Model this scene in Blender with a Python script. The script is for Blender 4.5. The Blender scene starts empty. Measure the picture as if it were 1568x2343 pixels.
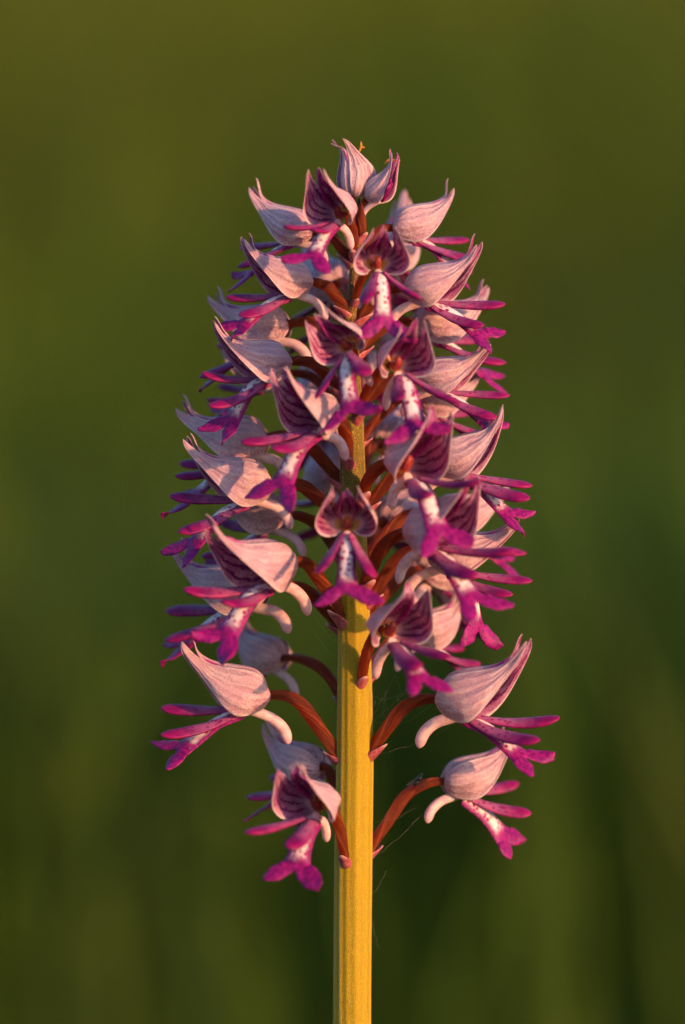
import bpy, math, random
import numpy as np
from mathutils import Vector, Matrix

# ------------------------------------------------------------------ camera, sky, sun, exposure
R = math.radians
MM = 0.001
scene = bpy.context.scene
col = scene.collection
D = 0.45                 # lens to the plane of the stem, metres
ZC = 0.30                # height of the lens above the ground
FRAME_H = 0.11715        # height of the picture at the stem

cam_data = bpy.data.cameras.new('camera')
cam = bpy.data.objects.new('camera', cam_data)
col.objects.link(cam)
cam.location = (0, -D, ZC)
cam.rotation_euler = (R(90), 0, 0)
cam_data.sensor_fit = 'VERTICAL'
cam_data.sensor_height = 36.0
cam_data.lens = 36.0 * D / FRAME_H
cam_data.clip_start = 0.02
cam_data.clip_end = 2000
cam_data.dof.use_dof = True
cam_data.dof.focus_distance = D - 0.003
cam_data.dof.aperture_fstop = 8.8
scene.camera = cam

SUN_AZ, SUN_EL = 50.0, 8.0      # degrees to the right of straight behind the camera, above the horizon
sun_vec = Vector((math.sin(R(SUN_AZ)) * math.cos(R(SUN_EL)), -math.cos(R(SUN_AZ)) * math.cos(R(SUN_EL)), math.sin(R(SUN_EL))))
world = bpy.data.worlds.new('World')
scene.world = world
world.use_nodes = True
wn = world.node_tree
wn.nodes.clear()
sky = wn.nodes.new('ShaderNodeTexSky')
sky.sky_type = 'NISHITA'
sky.sun_disc = False
sky.sun_elevation = R(SUN_EL)
sky.sun_rotation = math.atan2(sun_vec.x, sun_vec.y)
sky.air_density = 1.0
sky.dust_density = 1.0
sky.ozone_density = 3.5
bg = wn.nodes.new('ShaderNodeBackground')
bg.inputs['Strength'].default_value = 0.15
wo = wn.nodes.new('ShaderNodeOutputWorld')
wn.links.new(sky.outputs[0], bg.inputs[0])
wn.links.new(bg.outputs[0], wo.inputs[0])
sun_data = bpy.data.lights.new('sun', 'SUN')
sun_data.energy = 2.3
sun_data.angle = R(0.6)
sun_data.color = (1.0, 0.54, 0.23)
sun = bpy.data.objects.new('sun', sun_data)
col.objects.link(sun)
sun.rotation_euler = sun_vec.to_track_quat('Z', 'Y').to_euler()
sun.location = sun_vec * 5
scene.view_settings.view_transform = 'Standard'
scene.view_settings.look = 'None'
scene.view_settings.gamma = 1.0
scene.view_settings.exposure = 1.58
scene.view_settings.use_curve_mapping = False
scene.render.engine = 'CYCLES'
scene.cycles.use_denoising = True
scene.cycles.max_bounces = 5
scene.cycles.diffuse_bounces = 4
scene.cycles.glossy_bounces = 2
scene.cycles.transmission_bounces = 3
scene.cycles.use_adaptive_sampling = True
scene.cycles.adaptive_threshold = 0.02

rng = random.Random(7)
nrng = np.random.default_rng(11)


def at(px, py, y=0.0):
    """point seen at pixel (px, py) of the 1568 x 2343 picture, y metres behind the stem's plane"""
    k = FRAME_H / 2343.0 * (D + y) / D
    return Vector(((px - 784.0) * k, y, ZC - (py - 1171.5) * k))


# ------------------------------------------------------------------ materials
class NT:
    def __init__(self, name):
        self.m = bpy.data.materials.new(name)
        self.m.use_nodes = True
        self.t = self.m.node_tree
        self.t.nodes.clear()
        self.out = self.t.nodes.new('ShaderNodeOutputMaterial')

    def n(self, kind, **kw):
        nd = self.t.nodes.new('ShaderNode' + kind)
        for k, v in kw.items():
            setattr(nd, k, v)
        return nd

    def put(self, sock, v):
        if hasattr(v, 'is_linked') or hasattr(v, 'links'):
            self.t.links.new(v, sock)
        else:
            if isinstance(v, (tuple, list)) and len(v) == 3 and sock.type == 'RGBA':
                v = (*v, 1.0)
            sock.default_value = v

    def math(self, op, a, b=0.0, c=None, clamp=False):
        nd = self.n('Math', operation=op, use_clamp=clamp)
        self.put(nd.inputs[0], a)
        self.put(nd.inputs[1], b)
        if c is not None:
            self.put(nd.inputs[2], c)
        return nd.outputs[0]

    def mix(self, f, a, b):
        nd = self.n('Mix', data_type='RGBA')
        self.put(nd.inputs[0], f)
        self.put(nd.inputs[6], a)
        self.put(nd.inputs[7], b)
        return nd.outputs[2]

    def smooth(self, x, lo, hi):
        nd = self.n('MapRange', interpolation_type='SMOOTHSTEP')
        self.put(nd.inputs[0], x)
        nd.inputs[1].default_value = lo
        nd.inputs[2].default_value = hi
        return nd.outputs[0]

    def coords(self, scale=1000.0):
        tc = self.n('TexCoord')
        mp = self.n('Mapping')
        s = scale if isinstance(scale, (tuple, list)) else (scale,) * 3
        mp.inputs['Scale'].default_value = s
        self.t.links.new(tc.outputs['Object'], mp.inputs[0])
        oi = self.n('ObjectInfo')
        sc = self.math('MULTIPLY', oi.outputs['Random'], 57.0)
        cb = self.n('CombineXYZ')
        for i in range(3):
            self.put(cb.inputs[i], sc)
        va = self.n('VectorMath', operation='ADD')
        self.t.links.new(mp.outputs[0], va.inputs[0])
        self.t.links.new(cb.outputs[0], va.inputs[1])
        return va.outputs[0]

    def noise(self, vec, scale, detail=3.0, rough=0.55):
        nd = self.n('TexNoise')
        self.t.links.new(vec, nd.inputs['Vector'])
        nd.inputs['Scale'].default_value = scale
        nd.inputs['Detail'].default_value = detail
        nd.inputs['Roughness'].default_value = rough
        return nd.outputs[0]

    def uv(self):
        nd = self.n('UVMap', uv_map='uv')
        sp = self.n('SeparateXYZ')
        self.t.links.new(nd.outputs[0], sp.inputs[0])
        return sp.outputs[0], sp.outputs[1]

    def attr(self, name):
        return self.n('Attribute', attribute_name=name).outputs['Fac']

    def bump(self, h, strength, dist):
        nd = self.n('Bump')
        nd.inputs['Strength'].default_value = strength
        nd.inputs['Distance'].default_value = dist
        self.put(nd.inputs['Height'], h)
        return nd.outputs[0]

    def petal(self, color, trans=0.3, rough=0.5, normal=None, spec=0.35, trans_col=None, sheen=0.0):
        p = self.n('BsdfPrincipled')
        self.put(p.inputs['Base Color'], color)
        self.put(p.inputs['Roughness'], rough)
        p.inputs['Specular IOR Level'].default_value = spec
        p.inputs['Sheen Weight'].default_value = sheen
        tr = self.n('BsdfTranslucent')
        self.put(tr.inputs[0], color if trans_col is None else trans_col)
        if normal is not None:
            self.put(p.inputs['Normal'], normal)
        ms = self.n('MixShader')
        self.put(ms.inputs[0], trans)
        self.t.links.new(p.outputs[0], ms.inputs[1])
        self.t.links.new(tr.outputs[0], ms.inputs[2])
        self.t.links.new(ms.outputs[0], self.out.inputs[0])
        return self.m


def veins(m, v, count, width, wob):
    """thin lines along the length of a petal: 1 on the vein"""
    x = m.math('ADD', m.math('MULTIPLY', v, float(count)), wob)
    f = m.math('ABSOLUTE', m.math('SUBTRACT', m.math('FRACT', x), 0.5))
    return m.math('SUBTRACT', 1.0, m.smooth(f, width * 0.35, width))


def mat_sepal_outer():
    m = NT('sepal_outer')
    u, v = m.uv()
    c = m.coords(1000)
    n1 = m.noise(c, 0.55, 3)
    n2 = m.noise(c, 4.5, 4, 0.65)
    fine = m.noise(c, 16.0, 3, 0.6)
    wob = m.math('MULTIPLY', m.math('SUBTRACT', n1, 0.5), 1.3)
    ve = veins(m, v, 5, 0.42, wob)
    ve2 = veins(m, v, 11, 0.16, m.math('MULTIPLY', wob, 2.0))
    base = m.mix(m.smooth(n1, 0.38, 0.66), (0.87, 0.60, 0.64), (0.76, 0.46, 0.54))
    mott = m.math('MULTIPLY', m.smooth(n2, 0.44, 0.68), 0.55)
    base = m.mix(mott, base, (0.55, 0.26, 0.38))
    # deeper stain low on the sepal, towards the lower margin
    low = m.math('MULTIPLY', m.smooth(v, 0.42, 0.75), m.math('SUBTRACT', 1.0, m.smooth(u, 0.2, 0.6)))
    low = m.math('MULTIPLY', low, m.smooth(n2, 0.40, 0.62))
    base = m.mix(m.math('MULTIPLY', low, 0.75), base, (0.33, 0.11, 0.19))
    base = m.mix(m.math('MULTIPLY', m.math('MULTIPLY', ve, m.smooth(n2, 0.3, 0.6)), 0.45), base, (0.46, 0.20, 0.33))
    base = m.mix(m.math('MULTIPLY', m.math('MULTIPLY', ve2, m.smooth(n1, 0.4, 0.6)), 0.35), base, (0.40, 0.17, 0.28))
    rim = m.math('MAXIMUM', m.smooth(v, 0.93, 0.99), m.smooth(v, 0.07, 0.01))
    base = m.mix(m.math('MULTIPLY', rim, 0.6), base, (0.86, 0.76, 0.74))
    base = m.mix(m.math('MULTIPLY', m.smooth(fine, 0.55, 0.75), 0.2), base, (0.85, 0.72, 0.74))
    h = m.math('ADD', m.math('MULTIPLY', ve, -0.8), m.math('ADD', m.math('MULTIPLY', fine, 0.5), n2))
    return m.petal(base, 0.40, 0.45, m.bump(h, 0.8, 0.00014), 0.28, m.mix(0.5, base, (0.85, 0.40, 0.34)))


def mat_sepal_inner(name, flush):
    m = NT(name)
    u, v = m.uv()
    c = m.coords(1000)
    n1 = m.noise(c, 0.6, 3)
    n2 = m.noise(c, 5.0, 3)
    wob = m.math('MULTIPLY', m.math('SUBTRACT', n1, 0.5), 1.2)
    ve = m.math('MULTIPLY', veins(m, v, 4.5, 0.27, wob), m.smooth(n2, 0.30, 0.48))
    fl = m.math('MULTIPLY', m.smooth(n1, 0.30, 0.58), m.smooth(u, 0.10, 0.35))
    base = m.mix(m.math('MULTIPLY', fl, flush), (0.72, 0.36, 0.53), (0.36, 0.014, 0.19))
    base = m.mix(m.math('MULTIPLY', m.smooth(n2, 0.5, 0.7), 0.3), base, (0.80, 0.66, 0.72))
    band = m.math('MULTIPLY', m.smooth(u, 0.10, 0.25), m.math('SUBTRACT', 1.0, m.math('MULTIPLY', m.smooth(v, 0.86, 0.96), 0.8)))
    base = m.mix(m.math('MULTIPLY', ve, m.math('MULTIPLY', band, 0.95)), base, (0.17, 0.004, 0.11))
    deep = m.math('MULTIPLY', m.smooth(u, 0.08, 0.16), m.smooth(u, 0.46, 0.24))
    base = m.mix(m.math('MULTIPLY', deep, 0.55), base, (0.17, 0.006, 0.06))
    base = m.mix(m.smooth(u, 0.13, 0.03), base, (0.75, 0.36, 0.07))  # yellow-orange throat: glow through the thin tissue put into the colour
    rim = m.math('MAXIMUM', m.smooth(v, 0.92, 0.985), m.smooth(u, 0.96, 0.995))
    base = m.mix(m.math('MULTIPLY', rim, 0.85), base, (0.84, 0.70, 0.68))
    return m.petal(base, 0.40, 0.45, m.bump(m.math('ADD', ve, n2), 0.35, 0.00012), 0.25)


def mat_petal():
    m = NT('petal_purple')
    u, v = m.uv()
    c = m.coords(1000)
    n = m.noise(c, 2.5, 3)
    base = m.mix(m.smooth(n, 0.35, 0.65), (0.28, 0.010, 0.18), (0.50, 0.05, 0.32))
    base = m.mix(m.smooth(u, 0.2, 0.02), base, (0.75, 0.40, 0.15))
    return m.petal(base, 0.3, 0.45)


def mat_lip():
    m = NT('lip_spotted')
    c = m.coords(1000)
    w = m.attr('mag')
    n2 = m.noise(c, 2.2, 3)
    n1 = m.noise(c, 9.0, 3)
    ww = m.math('ADD', w, m.math('MULTIPLY', m.math('SUBTRACT', n2, 0.5), 0.55))
    mag = m.mix(m.smooth(n2, 0.35, 0.65), (0.15, 0.003, 0.095), (0.34, 0.009, 0.17))
    base = m.mix(m.smooth(ww, 0.18, 0.72), (0.86, 0.66, 0.68), mag)
    vo = m.n('TexVoronoi')
    m.t.links.new(c, vo.inputs['Vector'])
    vo.inputs['Scale'].default_value = 1.6
    vo.inputs['Randomness'].default_value = 0.9
    dd = m.math('ADD', vo.outputs['Distance'], m.math('MULTIPLY', m.math('SUBTRACT', n1, 0.5), 0.35))
    spot = m.math('SUBTRACT', 1.0, m.smooth(dd, 0.31, 0.43))
    spot = m.math('MULTIPLY', spot, m.attr('spot'))
    base = m.mix(spot, base, (0.30, 0.006, 0.12))
    h = m.math('ADD', n1, spot)
    return m.petal(base, 0.2, 0.42, m.bump(h, 0.5, 0.0001), 0.2)


def mat_arm():
    m = NT('arm_magenta')
    u, v = m.uv()
    c = m.coords(1000)
    n2 = m.noise(c, 1.2, 3)
    n1 = m.noise(c, 12.0, 3)
    base = m.mix(m.smooth(n2, 0.32, 0.66), (0.11, 0.002, 0.080), (0.27, 0.004, 0.10))
    # paler, spotted upper face
    up = m.attr('mag')
    pale = m.math('MULTIPLY', up, m.math('SUBTRACT', 1.0, m.smooth(u, 0.35, 0.85)))
    base = m.mix(m.math('MULTIPLY', pale, 0.42), base, (0.60, 0.22, 0.38))
    vo = m.n('TexVoronoi')
    m.t.links.new(c, vo.inputs['Vector'])
    vo.inputs['Scale'].default_value = 1.6
    dd = m.math('ADD', vo.outputs['Distance'], m.math('MULTIPLY', m.math('SUBTRACT', n1, 0.5), 0.35))
    spot = m.math('MULTIPLY', m.math('SUBTRACT', 1.0, m.smooth(dd, 0.26, 0.38)), up)
    base = m.mix(spot, base, (0.20, 0.004, 0.085))
    base = m.mix(m.math('MULTIPLY', m.smooth(u, 0.72, 0.95), 0.35), base, (0.36, 0.008, 0.10))
    return m.petal(base, 0.18, 0.42, m.bump(n1, 0.35, 0.00008), 0.2)


def mat_spur():
    m = NT('spur_pink')
    u, v = m.uv()
    c = m.coords(1000)
    n = m.noise(c, 1.4, 4)
    f = m.noise(c, 14.0, 3)
    base = m.mix(m.smooth(n, 0.35, 0.7), (0.80, 0.54, 0.54), (0.72, 0.40, 0.46))
    base = m.mix(m.math('MULTIPLY', m.smooth(n, 0.5, 0.62), 0.3), base, (0.62, 0.26, 0.36))
    base = m.mix(m.math('MULTIPLY', m.smooth(u, 0.7, 1.0), 0.45), base, (0.70, 0.34, 0.46))
    return m.petal(base, 0.32, 0.42, m.bump(m.math('ADD', f, n), 0.4, 0.0001), 0.4, m.mix(0.5, base, (0.85, 0.45, 0.32)))


def mat_ovary():
    m = NT('ovary_red_brown')
    u, v = m.uv()
    c = m.coords(1000)
    n = m.noise(c, 1.1, 3)
    f = m.noise(c, 13.0, 3)
    rib = m.attr('mag')
    ln = veins(m, m.math('SUBTRACT', v, m.math('MULTIPLY', u, 0.62)), 13, 0.24, m.math('MULTIPLY', n, 0.8))
    base = m.mix(m.smooth(n, 0.3, 0.7), (0.28, 0.055, 0.010), (0.17, 0.022, 0.010))
    base = m.mix(m.math('MULTIPLY', m.math('SUBTRACT', 1.0, rib), 0.6), base, (0.035, 0.004, 0.005))
    base = m.mix(m.math('MULTIPLY', ln, 0.65), base, (0.06, 0.007, 0.006))
    base = m.mix(m.math('MULTIPLY', m.smooth(f, 0.58, 0.75), 0.5), base, (0.55, 0.20, 0.06))
    return m.petal(base, 0.36, 0.42, m.bump(m.math('SUBTRACT', f, m.math('MULTIPLY', ln, 1.5)), 0.8, 0.00012), 0.22, (0.85, 0.20, 0.016))


def mat_bract():
    m = NT('bract_pink')
    u, v = m.uv()
    c = m.coords(1000)
    n = m.noise(c, 2.0, 3)
    base = m.mix(m.smooth(n, 0.35, 0.65), (0.52, 0.14, 0.15), (0.34, 0.05, 0.08))
    base = m.mix(m.smooth(u, 0.7, 1.0), base, (0.68, 0.36, 0.36))
    base = m.mix(m.smooth(u, 0.22, 0.0), base, (0.42, 0.24, 0.05))
    return m.petal(base, 0.3, 0.42, m.bump(n, 0.4, 0.0001), 0.4)


def mat_column():
    m = NT('column_orange')
    u, v = m.uv()
    c = m.coords(1000)
    n = m.noise(c, 2.5, 3)
    base = m.mix(m.smooth(n, 0.35, 0.65), (0.32, 0.045, 0.02), (0.20, 0.010, 0.04))
    base = m.mix(m.smooth(u, 0.35, 0.0), base, (0.70, 0.36, 0.07))
    return m.petal(base, 0.15, 0.45)


def mat_withered():
    m = NT('withered_ochre')
    c = m.coords(1000)
    n = m.noise(c, 4.0, 3)
    base = m.mix(n, (0.75, 0.30, 0.04), (0.45, 0.16, 0.02))
    return m.petal(base, 0.3, 0.5)


def mat_stem():
    m = NT('stem_golden_green')
    tc = m.n('TexCoord')
    sp = m.n('SeparateXYZ')
    m.t.links.new(tc.outputs['Object'], sp.inputs[0])
    z = sp.outputs[2]
    c = m.coords((1000, 1000, 120))
    c2 = m.coords(1000)
    st = m.noise(c, 1.5, 4, 0.6)
    f = m.noise(c2, 6.5, 3, 0.7)
    f2 = m.noise(c2, 1.1, 3)
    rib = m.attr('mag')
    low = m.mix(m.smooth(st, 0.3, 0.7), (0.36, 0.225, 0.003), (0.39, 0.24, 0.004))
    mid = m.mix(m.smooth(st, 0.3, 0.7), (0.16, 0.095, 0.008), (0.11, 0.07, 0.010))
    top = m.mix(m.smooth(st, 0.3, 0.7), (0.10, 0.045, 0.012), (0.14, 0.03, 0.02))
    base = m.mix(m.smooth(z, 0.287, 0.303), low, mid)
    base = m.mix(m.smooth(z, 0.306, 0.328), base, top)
    base = m.mix(m.math('MULTIPLY', m.smooth(f2, 0.52, 0.75), 0.45), base, (0.30, 0.15, 0.012))
    base = m.mix(m.math('MULTIPLY', rib, 0.55), base, (0.50, 0.31, 0.16))  # pale ridges: the stem's sky-lit left edge is put into their colour
    base = m.mix(m.math('MULTIPLY', m.smooth(f, 0.54, 0.68), 0.65), base, (0.74, 0.44, 0.03))  # sparkle of the grainy skin painted in as bright golden flecks
    h = m.math('ADD', m.math('MULTIPLY', f, 1.0), m.math('MULTIPLY', st, 0.35))
    return m.petal(base, 0.12, 0.33, m.bump(h, 0.9, 0.00014), 0.22)


def simple(name, color, rough=0.6, trans=0.0, spec=0.4):
    m = NT(name)
    c = m.coords(1000)
    n = m.noise(c, 3.0, 3)
    dark = tuple(x * 0.65 for x in color)
    return m.petal(m.mix(m.smooth(n, 0.3, 0.7), color, dark), trans, rough, None, spec)


def mat_grass():
    m = NT('grass_blades')
    ca = m.n('Attribute', attribute_name='col').outputs['Color']
    return m.petal(ca, 0.30, 0.6, None, 0.16)


def mat_ground():
    m = NT('meadow_soil')
    tc = m.n('TexCoord')
    n = m.noise(tc.outputs['Object'], 1.3, 5, 0.6)
    n2 = m.noise(tc.outputs['Object'], 16.0, 5, 0.65)
    b = m.mix(m.smooth(n, 0.35, 0.65), (0.040, 0.085, 0.008), (0.085, 0.105, 0.008))
    b = m.mix(m.math('MULTIPLY', m.smooth(n2, 0.45, 0.7), 0.6), b, (0.03, 0.04, 0.012))
    p = m.n('BsdfPrincipled')
    m.put(p.inputs['Base Color'], b)
    p.inputs['Roughness'].default_value = 0.9
    m.put(p.inputs['Normal'], m.bump(n2, 0.8, 0.05))
    m.t.links.new(p.outputs[0], m.out.inputs[0])
    return m.m


M = dict(so=mat_sepal_outer(), si=mat_sepal_inner('sepal_inner_striped', 0.72), sd=mat_sepal_inner('sepal_inner_flushed', 0.95), pet=mat_petal(), lip=mat_lip(), arm=mat_arm(), spur=mat_spur(),
         ova=mat_ovary(), bract=mat_bract(), colm=mat_column(), wit=mat_withered(), stem=mat_stem(), grass=mat_grass(), ground=mat_ground(),
         fly=simple('fly_black', (0.035, 0.025, 0.02), 0.35), wing=simple('fly_wing', (0.13, 0.10, 0.06), 0.25, 0.5),
         silk=simple('silk_pale', (0.80, 0.72, 0.60), 0.4, 0.3))


# ------------------------------------------------------------------ mesh helpers (local units: millimetres, written out in metres)
def make(name, V, F, mats, parent=None, uv=None, mag=None, spot=None, midx=None, sub=1, scale=MM):
    me = bpy.data.meshes.new(name)
    V = np.asarray(V, float) * scale
    me.from_pydata(V.tolist(), [], [list(map(int, f)) for f in F])
    me.polygons.foreach_set('use_smooth', [True] * len(me.polygons))
    for x in mats:
        me.materials.append(x)
    if midx is not None:
        me.polygons.foreach_set('material_index', midx)
    if uv is not None:
        lay = me.uv_layers.new(name='uv')
        li = np.empty(len(me.loops), int)
        me.loops.foreach_get('vertex_index', li)
        lay.data.foreach_set('uv', np.asarray(uv, np.float32)[li].ravel())
    for nm, arr in (('mag', mag), ('spot', spot)):
        if arr is not None:
            a = me.attributes.new(nm, 'FLOAT', 'POINT')
            a.data.foreach_set('value', np.asarray(arr, np.float32))
    me.update()
    o = bpy.data.objects.new(name, me)
    col.objects.link(o)
    if parent is not None:
        o.parent = parent
    if sub:
        md = o.modifiers.new('smooth', 'SUBSURF')
        md.levels = sub
        md.render_levels = sub
    return o


def spline(pts, n):
    """Catmull-Rom through pts, n samples, evenly in parameter"""
    P = np.asarray(pts, float)
    if P.ndim == 1:
        P = P[:, None]
    E = np.vstack([2 * P[0] - P[1], P, 2 * P[-1] - P[-2]])
    t = np.linspace(0, len(P) - 1, n)
    i = np.minimum(t.astype(int), len(P) - 2)
    f = (t - i)[:, None]
    a, b, c, d = E[i], E[i + 1], E[i + 2], E[i + 3]
    return 0.5 * (2 * b + (c - a) * f + (2 * a - 5 * b + 4 * c - d) * f ** 2 + (3 * b - a - 3 * c + d) * f ** 3)


def vert_normals(V, F):
    N = np.zeros_like(V)
    F = np.asarray(F)
    n = np.cross(V[F[:, 2]] - V[F[:, 0]], V[F[:, 3]] - V[F[:, 1]])
    for k in range(4):
        np.add.at(N, F[:, k], n)
    L = np.linalg.norm(N, axis=1, keepdims=True)
    return N / np.maximum(L, 1e-9)


def solid(V, F, th, uv, extra=()):
    """sheet -> closed body: first side keeps the faces' normals (material 0), the other side is material 1"""
    V = np.asarray(V, float)
    F = np.asarray(F, int)
    N = vert_normals(V, F)
    th = np.broadcast_to(np.asarray(th, float), (len(V),))[:, None]
    n = len(V)
    VV = np.vstack([V + N * th / 2, V - N * th / 2])
    edges = {}
    for f in F:
        for k in range(4):
            a, b = int(f[k]), int(f[(k + 1) % 4])
            if (b, a) in edges:
                del edges[(b, a)]
            else:
                edges[(a, b)] = 1
    rim = [[b, a, a + n, b + n] for (a, b) in edges]
    FF = F.tolist() + (F[:, ::-1] + n).tolist() + rim
    mi = [0] * len(F) + [1] * len(F) + [0] * len(rim)
    return VV, FF, np.vstack([uv, uv]), mi, [np.concatenate([e, e]) for e in extra]


def grid_faces(nu, nv, flip=False):
    F = []
    for i in range(nu - 1):
        for j in range(nv - 1):
            a = i * nv + j
            q = [a, a + 1, a + nv + 1, a + nv]
            F.append(q[::-1] if flip else q)
    return F


def tube(C, rx, ry, m=12, up=(0, 0, 1), twist=None, prof=None):
    """closed tube along centres C; rx across, ry along the 'up' normal. Returns V, F, uv, up-facing weight"""
    C = np.asarray(C, float)
    n = len(C)
    T = np.gradient(C, axis=0)
    T /= np.linalg.norm(T, axis=1, keepdims=True)
    u = np.asarray(up, float)
    V, UV, W = [], [], []
    for i in range(n):
        u = u - T[i] * np.dot(u, T[i])
        u /= np.linalg.norm(u)
        s = np.cross(T[i], u)
        for j in range(m):
            a = 2 * math.pi * j / m
            k = 1.0 if prof is None else prof(i / (n - 1), a)
            V.append(C[i] + s * (math.cos(a) * rx[i] * k) + u * (math.sin(a) * ry[i] * k))
            UV.append((i / (n - 1), j / m))
            W.append(max(0.0, math.sin(a)) if prof is None else min(1, max(0, (k - 0.82) / 0.3)))
    F = []
    for i in range(n - 1):
        for j in range(m):
            a, b = i * m + j, i * m + (j + 1) % m
            F.append([a, b, b + m, a + m])
    F.append(list(range(m))[::-1])
    F.append([(n - 1) * m + j for j in range(m)])
    return np.array(V), F, np.array(UV), np.array(W)


# ------------------------------------------------------------------ parts of one flower (x outward, y sideways, z up; millimetres; base of the hood at 0)
NU, NV = 15, 9


def lateral_sepal(side, rnd, q):
    j = lambda a: rnd.uniform(-a, a)
    w = q['w']
    op = q['open']
    tz, ty = j(0.45), 0.45 + abs(j(0.45)) + 0.35 * op
    bl = q['blunt']
    ty += 1.0 * bl
    tip = (9.3 + j(0.4) - 0.3 * bl, ty, 6.3 + tz - 1.1 * bl)
    U = spline([(0.0, 0.45, 0.6), (0.4, 1.3 * w, 1.55), (1.5, 1.9 * w, 2.55), (3.7, 1.8 * w, 3.05), (6.2, 1.2 * w, 3.45), (8.0, 0.8 + .2 * op + .7 * bl, 4.4 - .5 * bl), (tip[0] - .45, tip[1] + .12, tip[2] - .55), tip], NU)
    Mi = spline([(-0.3, 0.95, -0.1), (0.3, 2.2 * w, 0.1), (1.6, 3.0 * w, 0.3), (3.6, (3.2 + .25 * op) * w, 0.7), (5.9, (2.55 + .4 * op) * w, 1.75), (7.9, (1.4 + .4 * op + .5 * bl) * w, 3.7 - .3 * bl), (tip[0] - .25, tip[1] + .42, tip[2] - .95), tip], NU)
    L = spline([(0.0, 0.4, -0.8), (0.5, 0.85 * w, -1.55), (1.9, 1.2 * w, -2.2), (3.9, (2.2 + .5 * op) * w, -2.3), (5.7, (2.7 + .75 * op) * w, -0.55), (7.4, (1.9 + .7 * op) * w, 1.95), (tip[0] - .12, tip[1] + .5, tip[2] - 1.35), tip], NU)
    V, UV = [], []
    ph = rnd.uniform(0, 6.28)
    p2, p3 = rnd.uniform(0, 6.28), rnd.uniform(0, 6.28)
    for i in range(NU):
        u = i / (NU - 1)
        for k in range(NV):
            v = k / (NV - 1)
            a, b, c = 2 * (v - 0.5) * (v - 1), -4 * v * (v - 1), 2 * v * (v - 0.5)
            P = a * U[i] + b * Mi[i] + c * L[i]
            rip = q['rip'] * math.sin(u * 9 + ph) * max(0, v - 0.55) * 2 * math.sin(u * math.pi)
            fold = q['fold'] * math.sin(v * 11.0 + ph + 1.5 * u) * math.sin(u * math.pi) ** 1.2
            flare = (0.30 + 0.25 * op) * max(0, (v - 0.72) / 0.28) ** 2 * math.sin(min(1, u * 1.15) * math.pi) ** 1.5
            dent = 0.13 * math.sin(u * 6.5 + p2) * math.sin(v * 5.0 + p3) * math.sin(u * math.pi)
            lift = 0.16 * max(0, (0.2 - v) / 0.2) * math.sin(u * math.pi)
            P = P + np.array((0.3 * rip + 0.25 * flare, rip + fold + flare + dent + 0.3 * lift, lift + 0.6 * dent))
            V.append((P[0], P[1] * side, P[2]))
            UV.append((u, v))
    return solid(np.array(V), grid_faces(NU, NV, flip=(side > 0)), 0.10, np.array(UV))


def dorsal_sepal(rnd, q):
    j = lambda a: rnd.uniform(-a, a)
    w = q['w']
    bl = q['blunt']
    tip = (8.7 + j(0.7) - 1.0 * bl, j(0.5), 7.0 + j(0.6) - 2.0 * bl)
    Cc = spline([(0.0, 0, 0.8), (0.3, 0, 1.9), (1.4, 0, 2.95), (3.7, 0, 3.4), (6.1, 0, 3.8 - .2 * bl), (7.8 - .8 * bl, 0, 4.9 - .9 * bl), (tip[0] - .4, 0, tip[2] - .65), tip], NU)
    E = spline([(0.05, 0.42, 0.4), (0.6, 1.25 * w, 1.1), (1.8, 1.85 * w, 2.05), (4.0, 1.75 * w, 2.6), (6.3, 1.1 * w, 3.2), (7.8, 0.75, 4.45), (tip[0] - .3, 0.5, tip[2] - .75), (tip[0], 0.04, tip[2])], NU)
    V, UV = [], []
    for i in range(NU):
        u = i / (NU - 1)
        for k in range(NV):
            v = k / (NV - 1)
            t = 2 * v - 1
            P = Cc[i] * (1 - t * t) + np.array((E[i][0], 0, E[i][2])) * (t * t)
            keel = 0.18 * max(0, 1 - abs(t) * 4) * math.sin(u * math.pi)
            V.append((P[0], tip[1] * u ** 3 + E[i][1] * t, P[2] + keel))
            UV.append((u, 0.06 + 0.88 * v))
    return solid(np.array(V), grid_faces(NU, NV, flip=True), 0.10, np.array(UV))


def inner_petal(side, rnd, q):
    n = 9
    C = spline([(0.9, 0.5, 0.1), (2.2, 1.15, 1.4), (4.2, 1.15, 2.3), (6.2, 0.7, 3.3), (8.0 + rnd.uniform(-.5, .4), 0.35, 4.7)], n)
    hw = spline([0.3, 0.55, 0.6, 0.5, 0.1], n)[:, 0]
    V, UV = [], []
    for i in range(n):
        for k in range(4):
            t = k / 1.5 - 1
            V.append((C[i][0] + t * hw[i] * 0.35, (C[i][1] + 0.25 * t * t * hw[i]) * side, C[i][2] - t * hw[i] * 0.9))
            UV.append((i / (n - 1), k / 3))
    return solid(np.array(V), grid_faces(n, 4, flip=(side > 0)), 0.13, np.array(UV))


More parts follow.
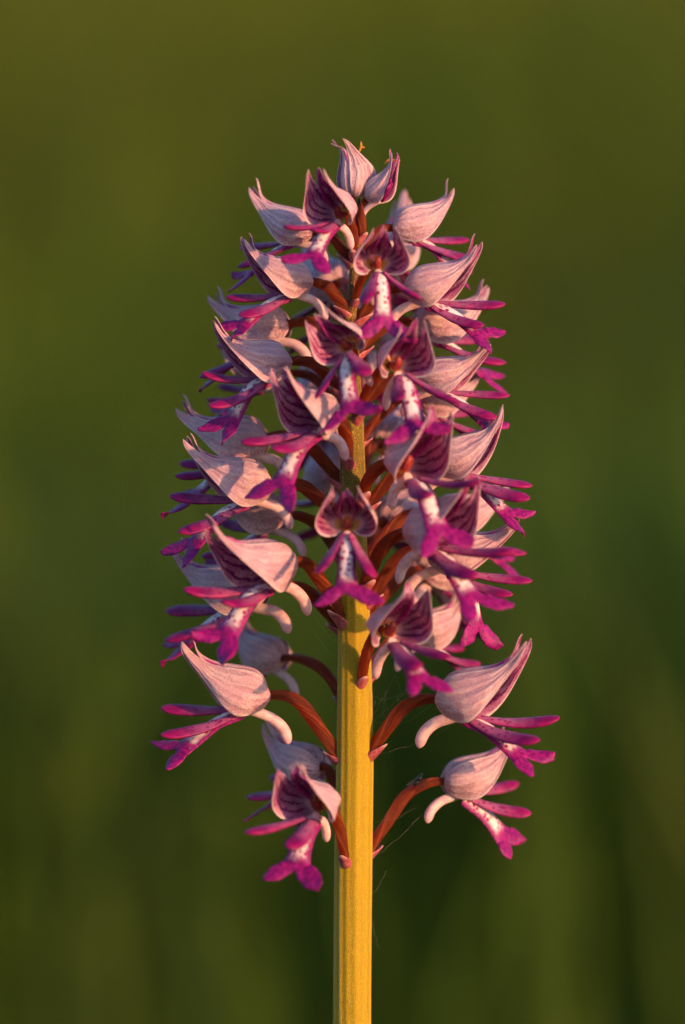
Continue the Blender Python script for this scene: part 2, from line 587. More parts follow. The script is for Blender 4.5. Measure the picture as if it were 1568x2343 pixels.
def lip_mesh(rnd, q, p):
    """body with a rolled-down edge that forks into two legs with a small tooth between; p = pitch of the flower"""
    LB = 8.2 * q['lip_len']
    nb, nl, hc = 12, 9, 5
    a_b = np.linspace(0, LB, nb)
    hw = np.interp(a_b / LB, [0, .15, .4, .7, .9, 1], [0.9, 1.12, 1.02, 1.02, 1.2, 1.4]) * q['lip_w']
    rows = []            # per half: list of (inner(a,b), outer(a,b), isleg)
    V2 = {}
    flat, mag, spot, key = [], [], [], {}
    def add(a, b, mg, sp, dome):
        flat.append((a, b, dome))
        mag.append(mg)
        spot.append(sp)
        return len(flat) - 1
    halves = []
    for side in (1, -1):
        idx = []
        for i in range(nb):
            r = []
            for k in range(hc):
                t = k / (hc - 1)
                if k == 0:
                    if i not in key:
                        tooth = 0.75 if i == nb - 1 else 0.0
                        key[i] = add(a_b[i] + tooth, 0, 0.15 + 0.75 * max(0, (a_b[i] / LB - 0.72)) / 0.28, 0.3 if i < nb - 2 else 0, 0)
                    r.append(key[i])
                else:
                    e = max(0, (a_b[i] / LB - 0.70)) / 0.30
                    r.append(add(a_b[i], side * hw[i] * t, max(0.95 * t ** 1.25, e * 0.95), (1.0 if a_b[i] / LB < 0.88 else 0.3), -0.42 * t * t))
            idx.append(r)
        # leg
        sp_a = R(q['leg_spread'] + rnd.uniform(-8, 8))
        ll = q['leg_len'] * rnd.uniform(0.85, 1.15)
        lw = 0.78 * q['lip_w'] * rnd.uniform(0.85, 1.15)
        pw, ph1, cut = rnd.uniform(1.2, 4.0), rnd.uniform(0, 6.28), rnd.uniform(0.08, 0.45)
        curl = rnd.uniform(-0.7, 1.3)
        c = np.array((LB - 0.1, 0.62 * q['lip_w']))
        ang = sp_a * 0.6
        for i in range(1, nl + 1):
            t = i / nl
            ang = sp_a * (0.65 + 0.45 * t)
            c = c + np.array((math.cos(ang), math.sin(ang))) * ll / nl
            nrm = np.array((-math.sin(ang), math.cos(ang)))
            wv = lw * (1.0 + 0.18 * math.sin(t * 3.0) + 0.07 * math.sin(t * 17 + ph1)) * max(cut if i == nl else 0.15, 1 - max(0, (t - 0.35) / 0.68) ** pw)
            r = []
            for k in range(hc):
                s = 2 * k / (hc - 1) - 1
                pt = c + nrm * s * wv + np.array((1, 0)) * (0.12 * math.sin(7 * s + ph1) if i == nl else 0)
                r.append(add(pt[0], side * pt[1], 1.0, 0.0, -0.16 * s * s + curl * t * t * (0.5 + 0.5 * s) + 0.06 * math.sin(9 * t + 4 * s + ph1)))
            idx.append(r)
        halves.append(idx)
    F = []
    for side, idx in zip((1, -1), halves):
        for i in range(len(idx) - 1):
            for k in range(hc - 1):
                f = [idx[i][k], idx[i + 1][k], idx[i + 1][k + 1], idx[i][k + 1]]
                F.append(f if side > 0 else f[::-1])
    flat = np.array(flat)
    rr = R(q['lip_roll'] + rnd.uniform(-10, 10))
    fb, fh = flat[:, 1].copy(), flat[:, 2].copy()
    flat[:, 1], flat[:, 2] = fb * math.cos(rr) - fh * math.sin(rr), fb * math.sin(rr) + fh * math.cos(rr)
    # bend along the length
    amax = flat[:, 0].max() + 0.1
    s = np.linspace(0, amax, 60)
    al = np.interp(s, [0, 1.8, LB * 0.55, LB, LB + 3.6], [R(q['lp'][0]), R(q['lp'][0] * .7 + q['lp'][1] * .3), R(q['lp'][1]), R(q['lp'][1] * .6 + q['lp'][2] * .4), R(q['lp'][2])]) - p
    ds = s[1] - s[0]
    X = np.concatenate([[0], np.cumsum(np.cos(al[:-1]) * ds)])
    Z = np.concatenate([[0], np.cumsum(np.sin(al[:-1]) * ds)])
    fx, fz, fa = np.interp(flat[:, 0], s, X), np.interp(flat[:, 0], s, Z), np.interp(flat[:, 0], s, al)
    yaw = q['lip_yaw']
    V = np.stack([2.7 + fx - np.sin(fa) * flat[:, 2], flat[:, 1] + np.sin(R(yaw)) * flat[:, 0] ** 1.3 * 0.5, -1.75 + fz + np.cos(fa) * flat[:, 2]], 1)
    th = np.interp(np.array(mag), [0, 1], [0.44, 0.20])
    uv = np.stack([flat[:, 0] / amax, flat[:, 1] * 0.2 + 0.5], 1)
    return solid(V, F, th, uv, (np.array(mag), np.array(spot)))


def arm_mesh(side, rnd, q, p):
    n = 14
    ap, ay, al = q['arm']
    ap = R(ap + rnd.uniform(-6, 6)) - p
    ay0 = R(ay + rnd.uniform(-7, 7))
    L = al * rnd.uniform(0.9, 1.08)
    curl = R(q['arm_curl'] + rnd.uniform(-12, 12))
    P = np.array((3.4, 0.45, -1.75))
    C = [P]
    for i in range(1, n):
        t = i / (n - 1)
        pit = ap - R(14) * (1 - t) + curl * (t - 0.3)
        yw = ay0 * (1.35 - 0.7 * t)
        P = P + np.array((math.cos(yw) * math.cos(pit), math.sin(yw) * math.cos(pit), math.sin(pit))) * L / (n - 1)
        C.append(P)
    C = np.array(C)
    C[:, 1] *= side
    rr = R(q['lip_roll']) * 0.9
    b, h = C[:, 1].copy(), C[:, 2] + 1.75
    C[:, 1], C[:, 2] = b * math.cos(rr) - h * math.sin(rr), b * math.sin(rr) + h * math.cos(rr) - 1.75
    t = np.linspace(0, 1, n)
    w = np.interp(t, [0, .25, .6, .85, .96, 1], [0.52, 0.74, 1.12, 1.06, 0.7, 0.25]) * rnd.uniform(0.88, 1.12)
    return tube(C, w, w * 0.40, 12, up=(0, -math.sin(rr), math.cos(rr)))


def spur_mesh(rnd, q):
    n = 14
    k = rnd.uniform(0.9, 1.1) * q['spur']
    b = rnd.uniform(-0.4, 0.4)
    C = spline([(2.3, 0, -1.4), (1.2, 0, -1.9), (-0.5 * k, b * .3, -2.5 * k), (-1.8 * k, b * .7, -3.7 * k), (-2.3 * k, b, -5.3 * k)], n)
    t = np.linspace(0, 1, n)
    w = np.interp(t, [0, .3, .7, .9, .97, 1], [0.75, 0.62, 0.68, 0.66, 0.46, 0.16])
    return tube(C, w, w * 0.85, 12, up=(0, 1, 0))


def column_mesh(rnd):
    n = 9
    C = spline([(0.6, 0, -0.7), (1.5, 0, -0.4), (2.2, 0, 0.3), (2.4, 0, 1.1)], n)
    w = np.interp(np.linspace(0, 1, n), [0, .3, .7, .9, 1], [0.95, 0.75, 0.6, 0.45, 0.12])
    return tube(C, w, w * 0.75, 10)


# ------------------------------------------------------------------ the orchid
STEM = [(2343, 805, 43.5), (2150, 806, 43.5), (1950, 808, 44), (1750, 812, 43), (1600, 812, 40.5), (1430, 811, 37), (1250, 808, 33), (1080, 808, 29), (950, 806, 26),
        (830, 804, 19), (720, 806, 15), (620, 812, 12), (540, 818, 10), (470, 822, 8)]
_sy = np.array([s[0] for s in STEM][::-1], float)
_sx = np.array([s[1] for s in STEM][::-1], float)
_sr = np.array([s[2] for s in STEM][::-1], float)
stem_px = lambda py: float(np.interp(py, _sy, _sx))
stem_r = lambda py: float(np.interp(py, _sy, _sr)) * 0.05

orchid = bpy.data.objects.new('orchid', None)
col.objects.link(orchid)
orchid.location = (0, 0, 0)
orchid['label'] = 'tall orchid spike with pale pink hooded flowers and spotted magenta lips on a golden stem'
orchid['category'] = 'orchid'


def build_stem():
    ys = list(np.linspace(455, 2343, 90)) + [2600, 3000, 3600, 4400, 5400, 6400, 7171.5]
    m = 72
    V, UV, W = [], [], []
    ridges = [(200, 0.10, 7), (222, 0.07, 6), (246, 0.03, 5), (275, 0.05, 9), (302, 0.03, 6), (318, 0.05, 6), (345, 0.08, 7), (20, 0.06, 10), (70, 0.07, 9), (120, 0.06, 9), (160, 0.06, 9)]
    for i, py in enumerate(ys):
        c = at(stem_px(py), py) if py <= 2343 else Vector((at(805, 2343).x, 0, ZC - (py - 1171.5) * 0.05 * MM))
        r = stem_r(min(py, 2343)) * MM * (1 + max(0, py - 2343) / 12000)
        if py < 480:
            r *= max(0.3, (py - 440) / 40)
        tw = (py - 1600) * 0.010
        for k in range(m):
            a = 360.0 * k / m
            e, wv = 0, 0
            for (ra, h, wd) in ridges:
                d = (a - ra - tw + 180) % 360 - 180
                g = math.exp(-(d / wd) ** 2)
                e += h * g
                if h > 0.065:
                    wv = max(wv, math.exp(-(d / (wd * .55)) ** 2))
            rr = r * (0.955 + e)
            V.append((c.x + rr * math.cos(R(a)), c.y + rr * math.sin(R(a)), c.z))
            UV.append((i / len(ys), k / m))
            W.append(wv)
    F = []
    n = len(ys)
    for i in range(n - 1):
        for k in range(m):
            a, b = i * m + k, i * m + (k + 1) % m
            F.append([a, a + m, b + m, b])
    F.append(list(range(m)))
    F.append([(n - 1) * m + k for k in range(m)][::-1])
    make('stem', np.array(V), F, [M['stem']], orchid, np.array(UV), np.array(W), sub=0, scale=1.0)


build_stem()

DEF = dict(blunt=0.0, fold=0.18, w=0.97, open=0.0, rip=0.12, lip_len=1.0, lip_w=1.12, leg_spread=38, leg_len=3.8, lp=(-8, -42, -25), lip_yaw=0, arm=(-6, 18, 9.0), arm_curl=14,
           spur=1.0, lk=1.0, roll=0, att=None, parts='all', r=9.0, yo=None)
TIP = (9.3, 6.2)
TIPL, TIPA = math.hypot(*TIP), math.atan2(TIP[1], TIP[0])
flowers = []
MLOC, BYNAME = {}, {}


def flower(phi, O=None, T=None, C=None, s=1.0, pitch=None, seed=None, **kw):
    q = dict(DEF)
    q.update(kw)
    n = len(flowers)
    rnd = random.Random(100 + n if seed is None else seed)
    q['w'] *= rnd.uniform(0.90, 1.08)
    q['fold'] *= rnd.uniform(0.5, 1.5)
    q['open'] += rnd.uniform(-0.1, 0.35)
    q['rip'] *= rnd.uniform(0.5, 2.2)
    q['lp'] = tuple(x + rnd.uniform(-8, 8) for x in q['lp'])
    q['arm_curl'] += rnd.uniform(-18, 18)
    q['leg_spread'] += rnd.uniform(-9, 9)
    ph = R(phi)
    q.setdefault('lip_roll', 32 * math.cos(ph))
    k = 0.05
    if O is not None:
        dx = (O[0] - stem_px(O[1])) * k
        yo = q['yo'] if q['yo'] is not None else (-dx * math.tan(ph) if abs(math.cos(ph)) > 0.35 else -q['r'] * math.sin(ph))
        if T is not None:
            h, v = abs(T[0] - O[0]) * k / abs(math.cos(ph)), (O[1] - T[1]) * k
            s = math.hypot(h, v) / TIPL
            pitch_r = math.atan2(v, h) - TIPA
        else:
            pitch_r = R(pitch or 0)
    else:
        yo = q['yo'] if q['yo'] is not None else -q['r'] * math.sin(ph)
        pitch_r = R(pitch or 0)
    Xd = Vector((math.cos(ph), -math.sin(ph), 0))
    Zd = Vector((0, 0, 1))
    Yd = Zd.cross(Xd)
    Xp = Xd * math.cos(pitch_r) + Zd * math.sin(pitch_r)
    Zp = -Xd * math.sin(pitch_r) + Zd * math.cos(pitch_r)
    B = Matrix((Xp, Yd, Zp)).transposed() @ Matrix.Rotation(R(q['roll']), 3, 'X')
    if O is not None:
        loc = at(O[0], O[1], yo * MM)
    else:
        off = B @ Vector((5.0, 0, 0.8)) * (s * MM)
        yc = yo * MM + off.y
        loc = at(C[0], C[1], yc) - off
    e = bpy.data.objects.new('flower', None)
    col.objects.link(e)
    e.parent = orchid
    e.empty_display_size = 0.004
    mloc = Matrix.Translation(loc) @ B.to_4x4()
    e.matrix_local = mloc
    MLOC[e.name] = mloc
    sc = MM * s
    pr = pitch_r
    parts = q['parts']
    for side in (1, -1):
        V, F, uv, mi, _ = lateral_sepal(side, rnd, q)
        make('lateral_sepal', V, F, [M['so'], M['si']], e, uv, midx=mi, scale=sc)
    V, F, uv, mi, _ = dorsal_sepal(rnd, q)
    make('dorsal_sepal', V, F, [M['so'], M['sd']], e, uv, midx=mi, scale=sc)
    for side in (1, -1):
        V, F, uv, mi, _ = inner_petal(side, rnd, q)
        make('petal', V, F, [M['pet'], M['pet']], e, uv, midx=mi, scale=sc)
    V, F, uv, wv = column_mesh(rnd)
    make('column', V, F, [M['colm']], e, uv, scale=sc)
    if parts == 'all':
        lb = np.array((2.7, 0, -1.75))
        V, F, uv, mi, (mg, sp) = lip_mesh(rnd, q, pr)
        V = lb + (V - lb) * q['lk']
        make('lip', V, F, [M['lip'], M['lip']], e, uv, mg, sp, mi, scale=sc)
        for side in (1, -1):
            V, F, uv, wv = arm_mesh(side, rnd, q, pr)
            V = lb + (V - lb) * q['lk']
            make('lip_arm', V, F, [M['arm']], e, uv, wv, scale=sc)
    if q['spur'] > 0:
        V, F, uv, wv = spur_mesh(rnd, q)
        V = V * np.array((1, q['lk'], q['lk']))
        # the spur hangs: undo the hood's pitch
        c, sn = math.cos(-pr * 0.8), math.sin(-pr * 0.8)
        x, z = V[:, 0] - 1.6, V[:, 2] + 1.4
        V = np.stack([x * c - z * sn + 1.6, V[:, 1], x * sn + z * c - 1.4], 1)
        make('spur', V, F, [M['spur']], e, uv, scale=sc)
    # ovary: from the stem to the hood, in the flower's own frame
    inv = mloc.inverted()
    oz = loc.z
    opy = 1171.5 + (ZC - oz) / (k * MM)
    att = q['att'] if q['att'] is not None else opy + 55 + 95 * min(1, max(0, (opy - 500) / 900))
    sr = stem_r(att) * 0.80 * MM
    sc0 = at(stem_px(att), att)
    d = Vector((loc.x - sc0.x, loc.y - sc0.y, 0))
    d.normalize()
    base = sc0 + d * sr
    L = (loc - base).length
    axis_in = (Xp * 0.9 + Zp * -0.25).normalized()
    P = [base, base + (d * 0.42 + Zd * 0.62).normalized() * L * 0.38, loc - axis_in * L * 0.36, loc + axis_in * 0.4 * MM]
    t = np.linspace(0, 1, 26)[:, None]
    P = [np.array(x) for x in P]
    Cw = (1 - t) ** 3 * P[0] + 3 * (1 - t) ** 2 * t * P[1] + 3 * (1 - t) * t * t * P[2] + t ** 3 * P[3]
    Cl = np.array([inv @ Vector(c) for c in Cw]) / MM
    ss = min(1.0, max(0.62, s))
    w = np.interp(t[:, 0], [0, .12, .5, .8, 1], [0.56, 0.66, 0.78, 0.62, 0.45]) * ss
    tws = rnd.uniform(3.2, 4.6)
    prof = lambda u, a: 1 + 0.13 * math.cos(3 * (a - tws * u)) + 0.08 * math.cos(6 * (a - tws * u) + 1.0) - 0.02
    V, F, uv, wv = tube(Cl, w, w, 24, up=(0, 1, 0.1), prof=prof)
    make('ovary', V, F, [M['ova']], e, uv, wv, sub=0, scale=MM)
    # bract: a small cupped scale under the ovary's foot
    T0 = Vector(Cw[3] - Cw[0]).normalized()
    S = T0.cross(Vector((0, 0, 1)))
    S.normalize()
    Nn = S.cross(T0)
    V, UV = [], []
    bl = rnd.uniform(2.4, 3.4) * ss
    for i in range(8):
        u = i / 7
        rad = (0.80 + 0.25 * u) * ss
        half = R(115) * (1 - u) ** 0.75 + R(6)
        for kx in range(7):
            b = (kx / 3 - 1) * half
            ctr = base + T0 * ((u * bl - 0.7) * MM) - Nn * (0.10 * u * MM)
            pnt = ctr + (-Nn * math.cos(b) + S * math.sin(b)) * rad * MM
            V.append(tuple((inv @ pnt) / MM))
            UV.append((u, kx / 6))
    V, F, uv, mi, _ = solid(np.array(V), grid_faces(8, 7), 0.16, np.array(UV))
    make('bract', V, F, [M['bract'], M['bract']], e, uv, midx=mi, scale=MM)
    flowers.append((e, q, s, pr))
    return e


# ---- rear flowers first, then the sides, then those that face the lens (pixels are those of the 1568 px wide picture)
flower(285, C=(905, 560), s=0.95, pitch=5, r=7)                                     # pale hood behind, upper right
flower(250, C=(745, 640), s=0.95, pitch=0, r=8)
flower(268, C=(850, 760), s=1.0, pitch=0, r=9)
flower(255, C=(735, 905), s=1.0, pitch=0, r=9)
flower(290, C=(900, 1000), s=1.0, pitch=0, r=9)
flower(262, C=(760, 1080), s=1.0, pitch=0, r=9)
flower(300, C=(925, 1180), s=1.05, pitch=0, r=9)
flower(300, C=(1010, 1290), s=1.0, pitch=0, r=10)

# top
BYNAME['top'] = flower(318, O=(808, 450), s=0.62, pitch=76, r=0.8, parts='bud', spur=0.0, att=540, w=1.0, open=0.5)      # upright young flower
BYNAME['young'] = flower(28, O=(842, 452), s=0.54, pitch=22, spur=1.0, att=545, yo=-1.0, w=0.8, lip_len=0.5, leg_len=1.2, lp=(40, 62, 80), arm=(58, 12, 4.2))
# left side, downwards
flower(192, O=(716, 530), T=(577, 425), att=600)                                    # F3
flower(163, O=(708, 645), T=(556, 548), att=715)                                    # F7
flower(198, O=(660, 742), T=(481, 672), att=800)                                    # F8
flower(163, O=(660, 828), T=(488, 745), att=905, lp=(-10, -60, -40))                # F14
flower(190, O=(612, 1002), T=(408, 925), att=1110)                                  # F16
flower(200, O=(640, 860), T=(505, 790), att=960, yo=7)                              # behind F14
BYNAME['F20'] = flower(170, O=(618, 1108), T=(425, 1005), att=1200, lp=(-12, -52, -40))             # F20
flower(203, O=(655, 1180), T=(500, 1085), att=1280)                                 # F22
flower(142, O=(660, 1290), T=(484, 1204), att=1425, open=0.8, w=0.95, lp=(-10, -55, -30))             # F26
flower(194, O=(610, 1345), T=(392, 1262), att=1440)                                 # F27
flower(225, O=(650, 1508), T=(542, 1410), att=1610)                                 # F30
flower(172, O=(612, 1590), T=(424, 1466), att=1738, lp=(-12, -42, -20))             # F31
flower(220, O=(738, 1755), T=(608, 1662), att=1860)                                 # F34
# right side, downwards
flower(-10, O=(900, 520), T=(1044, 424), att=600)                                   # F5
flower(16, O=(932, 660), T=(1098, 562), att=735)                                    # F9
flower(-20, O=(950, 738), T=(1124, 652), att=810)                                   # F10
BYNAME['F13'] = flower(11, O=(962, 865), T=(1120, 783), att=935)                                    # F13
flower(-22, O=(958, 915), T=(1100, 850), att=1010)                                  # F17
flower(14, O=(1000, 1062), T=(1153, 937), att=1170)                                 # F19
flower(-25, O=(990, 1180), T=(1160, 1100), att=1290)                                # F25
flower(10, O=(984, 1262), T=(1182, 1190), att=1380, lp=(-15, -75, -80))             # F24
flower(-38, O=(940, 1450), T=(1060, 1350), att=1560)                                # F29
flower(20, O=(1008, 1600), T=(1200, 1470), att=1725, lp=(-12, -46, -34), lip_len=0.9, leg_len=3.0)            # F32
flower(-16, O=(1016, 1790), T=(1172, 1682), att=1955, lp=(-25, -52, -50), lip_w=1.5, leg_spread=20, leg_len=3.2, lip_roll=50)           # F33
# towards the lens
flower(120, C=(752, 468), s=0.72, w=1.08, lk=1.1, pitch=4, r=6, blunt=0.3, att=590, open=0.8, lp=(-25, -52, -30), leg_spread=58)                     # F4
flower(80, C=(872, 585), s=0.64, w=1.28, lk=1.3, pitch=4, r=7, blunt=0.8, att=690, open=0.9, lp=(-30, -75, -60), leg_spread=66, leg_len=4.4, arm=(-30, 40, 7.5))       # F6
flower(112, C=(770, 778), s=0.68, w=1.25, lk=1.3, pitch=-2, r=9, roll=25, blunt=0.8, att=900, open=0.9, lp=(-30, -72, -55), leg_spread=54, leg_len=4.4, arm=(-30, 38, 7.5), lip_yaw=-10)   # F11
flower(68, C=(928, 815), s=0.74, w=1.2, lk=1.25, pitch=4, r=9, blunt=0.6, att=960, open=0.9, lp=(-25, -68, -55), leg_spread=62, leg_len=4.2, arm=(-22, 34, 8))         # F12
flower(135, C=(695, 940), s=0.92, lk=1.1, pitch=0, r=9, blunt=0.3, att=1060, open=0.8, lp=(-22, -55, -45), leg_spread=48)                # F15
flower(58, C=(965, 1045), s=0.95, w=1.05, lk=1.1, pitch=0, r=10, blunt=0.3, att=1150, open=0.8, lp=(-22, -62, -50), leg_spread=50)              # F18
flower(92, C=(793, 1182), s=0.68, w=1.38, lk=1.3, pitch=6, r=9.5, blunt=1.0, att=1320, open=0.9, lp=(-35, -76, -60), leg_spread=64, leg_len=4.4, lip_len=0.95, arm=(-38, 36, 7.5))   # F21
flower(46, C=(1020, 1205), s=1.0, lk=1.05, pitch=0, r=11, blunt=0.1, att=1350, open=0.7, lp=(-18, -45, -25))                            # F23
flower(64, C=(920, 1425), s=0.84, w=1.15, lk=1.2, pitch=2, r=9, blunt=0.6, att=1560, open=0.9, lp=(-14, -42, -30), leg_spread=42, lip_len=0.92)        # F28
flower(118, C=(698, 1830), s=0.82, w=1.15, lk=1.15, pitch=0, r=9, blunt=0.5, att=1970, open=0.9, lp=(-28, -66, -50), leg_spread=46, lip_len=0.85, lip_w=1.3)               # F35

# ------------------------------------------------------------------ meadow behind
def hill(y):
    y = np.asarray(y, float)
    return np.where(y < 1.2, 0.0, 0.16 * (np.maximum(y, 1.2) - 1.2) ** 1.12)


def build_ground():
    ys = np.concatenate([np.linspace(-3, 12, 61), np.linspace(13, 60, 30)])
    xs = np.concatenate([np.linspace(-40, -4, 10), np.linspace(-3.5, 3.5, 29), np.linspace(4, 40, 10)])
    V, UV = [], []
    for y in ys:
        for x in xs:
            V.append((x, y, float(hill(y)) + 0.02 * math.sin(x * 3.1 + y * 1.7) + (0.02 * math.sin(y * 4.3 - x) if y > 1 else 0) - 0.02))
            UV.append((x, y))
    o = make('ground', np.array(V), grid_faces(len(ys), len(xs), flip=True), [M['ground']], None, np.array(UV), sub=0, scale=1.0)
    o['kind'] = 'structure'
    o['label'] = 'sloping meadow ground behind the orchid'


build_ground()


def build_grass():
    N = 60000
    y = 0.75 + 7.5 * nrng.random(N) ** 1.25
    x = (nrng.random(N) * 2 - 1) * (0.45 + 0.26 * y)
    patch = lambda f, a: np.sin(x * f + 1.3 * a) * np.cos(y * f * 0.45 + a) + 0.6 * np.sin(x * f * 2.1 - y * f * 0.5 + 2 * a)
    h = 0.20 + 0.16 * nrng.random(N) + 0.05 * patch(3.0, 1.0)
    h = np.clip(h + 0.05 * y, 0.1, 0.75)
    w = (0.0022 + 0.003 * nrng.random(N)) * (1 + 0.12 * y)
    ang = nrng.random(N) * 6.283
    lean = (0.08 + 0.42 * nrng.random(N)) * np.clip(0.35 + 0.25 * y, 0, 1)
    la = nrng.random(N) * 6.283
    z0 = hill(y) - 0.03
    g = np.array((0.078, 0.128, 0.008))
    ol = np.array((0.205, 0.178, 0.008))
    dk = np.array((0.020, 0.052, 0.008))
    far = np.clip((y - 1.6) / 3.5, 0, 1)
    k1 = np.clip(-0.05 + 0.42 * far + 0.30 * patch(6.5, 0.4) + 0.22 * nrng.standard_normal(N) + 0.45 * np.exp(-((x + 0.45) / 0.28) ** 2) * far, 0, 1)[:, None]
    k2 = np.clip(0.62 - 0.45 * far + 0.32 * patch(7.7, 2.2) + 0.2 * nrng.standard_normal(N), 0, 1)[:, None]
    c = g * (1 - k1) + ol * k1
    c = c * (1 - k2 * 0.8) + dk * k2 * 0.8
    seg = 4
    V = np.zeros((N, seg * 2, 3))
    for i in range(seg):
        t = i / (seg - 1)
        off = lean * h * t ** 2
        cx, cy, cz = x + np.cos(la) * off, y + np.sin(la) * off, z0 + h * t * (1 - 0.25 * lean * t)
        ww = w * (1 - t) ** 0.6 + 0.0002
        V[:, 2 * i] = np.stack([cx - np.cos(ang) * ww, cy - np.sin(ang) * ww, cz], 1)
        V[:, 2 * i + 1] = np.stack([cx + np.cos(ang) * ww, cy + np.sin(ang) * ww, cz], 1)
    b = (np.arange(N) * seg * 2)[:, None, None]
    f = np.array([[2 * i, 2 * i + 1, 2 * i + 3, 2 * i + 2] for i in range(seg - 1)])[None]
    Fq = (b + f).reshape(-1, 4)
    me = bpy.data.meshes.new('meadow_grass')
    me.vertices.add(N * seg * 2)
    me.vertices.foreach_set('co', V.reshape(-1).astype(np.float32))
    me.loops.add(len(Fq) * 4)
    me.loops.foreach_set('vertex_index', Fq.reshape(-1).astype(np.int32))
    me.polygons.add(len(Fq))
    me.polygons.foreach_set('loop_start', (np.arange(len(Fq)) * 4).astype(np.int32))
    a = me.attributes.new('col', 'FLOAT_COLOR', 'POINT')
    cc = np.ones((N, seg * 2, 4), np.float32)
    cc[:, :, :3] = c[:, None, :]
    a.data.foreach_set('color', cc.reshape(-1))
    me.materials.append(M['grass'])
    me.update(calc_edges=True)
    o = bpy.data.objects.new('meadow_grass', me)
    col.objects.link(o)
    o['kind'] = 'stuff'
    o['label'] = 'soft green and olive meadow grass on the slope behind the orchid'
    o['category'] = 'grass'


build_grass()

# ------------------------------------------------------------------ withered scraps, a fly and old spider silk
def scrap(e, px, py, yw, pts, r=0.16, mat='wit'):
    """a shrivelled bit of tissue on flower e: a crooked little strand with a frayed end (millimetres from the pixel's point)"""
    c0 = at(px, py, yw * MM)
    inv = MLOC[e.name].inverted()
    C = spline([np.array(inv @ (c0 + Vector(p) * MM)) / MM for p in pts], 12)
    w = np.interp(np.linspace(0, 1, 12), [0, .3, .6, .85, 1], [0.6, 0.9, 1.25, 0.8, 0.15]) * r
    V, F, uv, wv = tube(C, w, w * 0.6, 8, up=(0, 1, 0.2), prof=lambda u, a: 1 + 0.25 * math.sin(3 * a + 9 * u))
    make('withered_tip', V, F, [M[mat]], e, uv, scale=MM)


scrap(BYNAME['top'], 822, 347, 0.5, [(-0.2, 0, -0.3), (0.1, 0, 0.2), (0.25, 0, 0.7), (0.2, 0, 1.2)], 0.15)
scrap(BYNAME['top'], 825, 338, 0.5, [(0, 0, 0), (0.25, 0, 0.05), (0.5, 0, 0.0)], 0.11)
scrap(BYNAME['young'], 895, 368, -1.5, [(-0.8, 0, -0.4), (-0.2, -0.1, 0.15), (0.5, 0, 0.0), (1.1, 0, 0.05)], 0.16)


def build_fly():
    f = bpy.data.objects.new('fly', None)
    col.objects.link(f)
    f.scale = (1.35, 1.35, 1.35)
    base = at(952, 1798, 0.0012)
    f.location = base
    f['label'] = 'tiny dark fly with clear wings perched on the reddish stalk of a low flower'
    f['category'] = 'fly'
    t = lambda pts, w, nm, mat, m=8: (lambda r: make(nm, r[0], r[1], [M[mat]], f, r[2], sub=1))(tube(spline(pts, len(w)), np.array(w), np.array(w) * 0.9, m, up=(0, 1, 0)))
    t([(-0.25, 0, 0.05), (0.0, 0, 0.25), (0.2, 0, 0.5)], [0.08, 0.2, 0.24, 0.2, 0.1], 'abdomen', 'fly')
    t([(0.15, 0, 0.42), (0.3, 0, 0.65), (0.4, 0, 0.85)], [0.12, 0.24, 0.27, 0.22, 0.1], 'thorax', 'fly')
    t([(0.38, 0, 0.82), (0.45, 0, 0.95), (0.5, 0, 1.08)], [0.1, 0.17, 0.19, 0.15, 0.07], 'head', 'fly')
    for s in (-1, 1):
        V, UV = [], []
        for i in range(7):
            u = i / 6
            hw = 0.30 * math.sin(math.pi * min(1, 0.08 + u * 0.92)) ** 0.6 * (0.4 + 0.6 * u)
            for k in range(4):
                b = k / 1.5 - 1
                V.append((0.2 - 1.05 * u + 0.35 * b * hw, s * (0.15 + 0.35 * u) + 0.5 * b * hw, 0.65 - 0.62 * u + b * hw * 0.6))
                UV.append((u, k / 3))
        V, F, uv, mi, _ = solid(np.array(V), grid_faces(7, 4), 0.02, np.array(UV))
        make('wing', V, F, [M['wing'], M['wing']], f, uv, midx=mi)
        for x in (0.1, 0.28, 0.42):
            t([(x, s * 0.1, 0.5), (x + 0.05, s * 0.45, 0.45), (x + 0.12, s * 0.55, 0.05), (x + 0.18, s * 0.6, -0.1)], [0.035, 0.03, 0.025, 0.02, 0.015], 'leg', 'fly', 5)


build_fly()


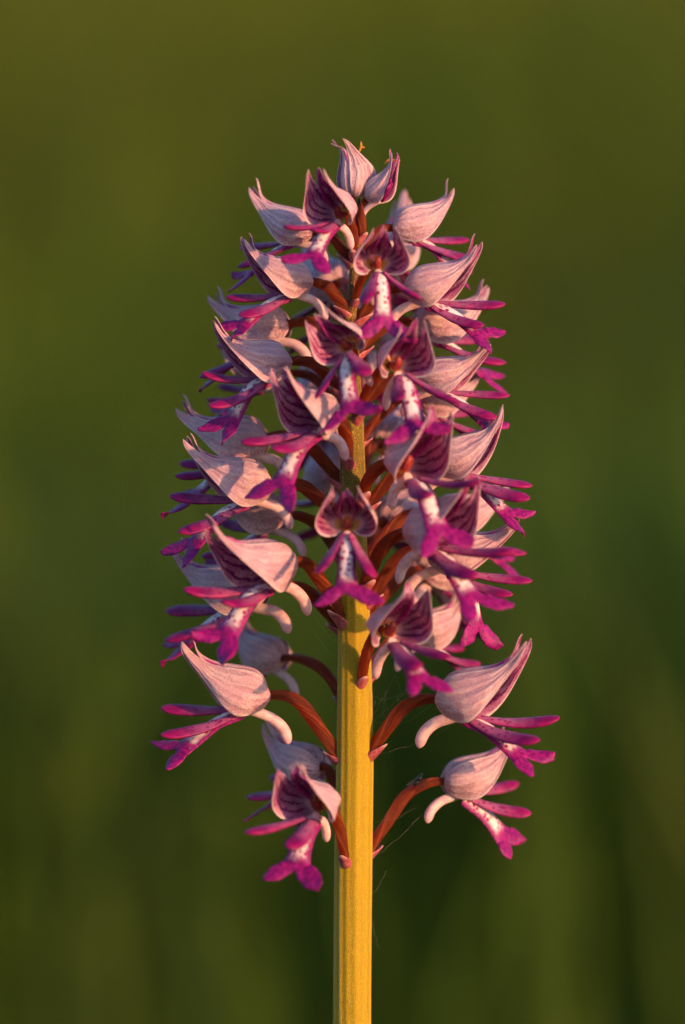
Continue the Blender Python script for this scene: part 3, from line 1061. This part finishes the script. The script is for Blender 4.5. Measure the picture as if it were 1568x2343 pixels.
def build_silk():
    rs = random.Random(5)
    V, F = [], []

    def thread(p, q, sag=0.4, wob=0.25, r=0.0045):
        p, q = np.array(p), np.array(q)
        n = 10
        t = np.linspace(0, 1, n)[:, None]
        C = p * (1 - t) + q * t
        C[:, 2] -= (4 * t * (1 - t))[:, 0] * sag * MM
        jig = np.array([[rs.gauss(0, wob * MM) for _ in range(3)] for _ in range(n)])
        jig[0] = jig[-1] = 0
        C = spline(C + jig, 24) / MM
        v, f, _, _ = tube(C, np.full(24, r), np.full(24, r), 3, up=(0.3, 0.8, 0.5))
        o = len(V)
        V.extend(v.tolist())
        F.extend([[i + o for i in ff] for ff in f])

    P = lambda x, y, d=0.0: tuple(at(x, y, d * MM))
    for a, b in (((853, 1650, 0), (945, 1560, -4)), ((850, 1690, 0), (960, 1610, -1)), ((852, 1640, 1), (905, 1545, -5)), ((850, 1700, 0), (1000, 1605, 0)),
                 ((870, 1600, 1), (1000, 1550, 1)), ((850, 1720, 0), (955, 1700, 0)), ((960, 1440, 0), (1075, 1360, 0)), ((990, 1420, 1), (1060, 1340, 0)),
                 ((770, 1470, 0), (715, 1400, -1)), ((765, 1500, 0), (720, 1440, 1)), ((860, 1880, 0), (950, 1850, 1)), ((855, 1960, 0), (960, 1870, 1)),
                 ((1125, 1640, 0), (1180, 1660, 0)), ((1235, 1720, 0), (1275, 1735, 0)), ((850, 2050, 0), (885, 1990, 0)), ((850, 2100, 0), (870, 2170, 0)), ((1060, 1640, 0), (1000, 1680, 0))):
        thread(P(*a), P(*b), rs.uniform(0.1, 0.5), 0.07)
    for cx, cy, n, sp in ((880, 1600, 12, 24), (870, 1690, 4, 18), (990, 1400, 5, 25)):
        for _ in range(n):
            x, y = rs.gauss(cx, sp), rs.gauss(cy, sp * 1.2)
            thread(P(x, y, rs.uniform(-1, 2)), P(x + rs.gauss(0, 34), y + rs.gauss(0, 34), rs.uniform(-1, 2)), rs.uniform(-0.2, 0.3), 0.09, 0.0045)
    o = make('spider_silk', np.array(V), F, [M['silk']], None, sub=0)
    o['kind'] = 'stuff'
    o['label'] = 'fine pale threads of old spider silk between stem and lower flowers'
    o['category'] = 'silk'


build_silk()
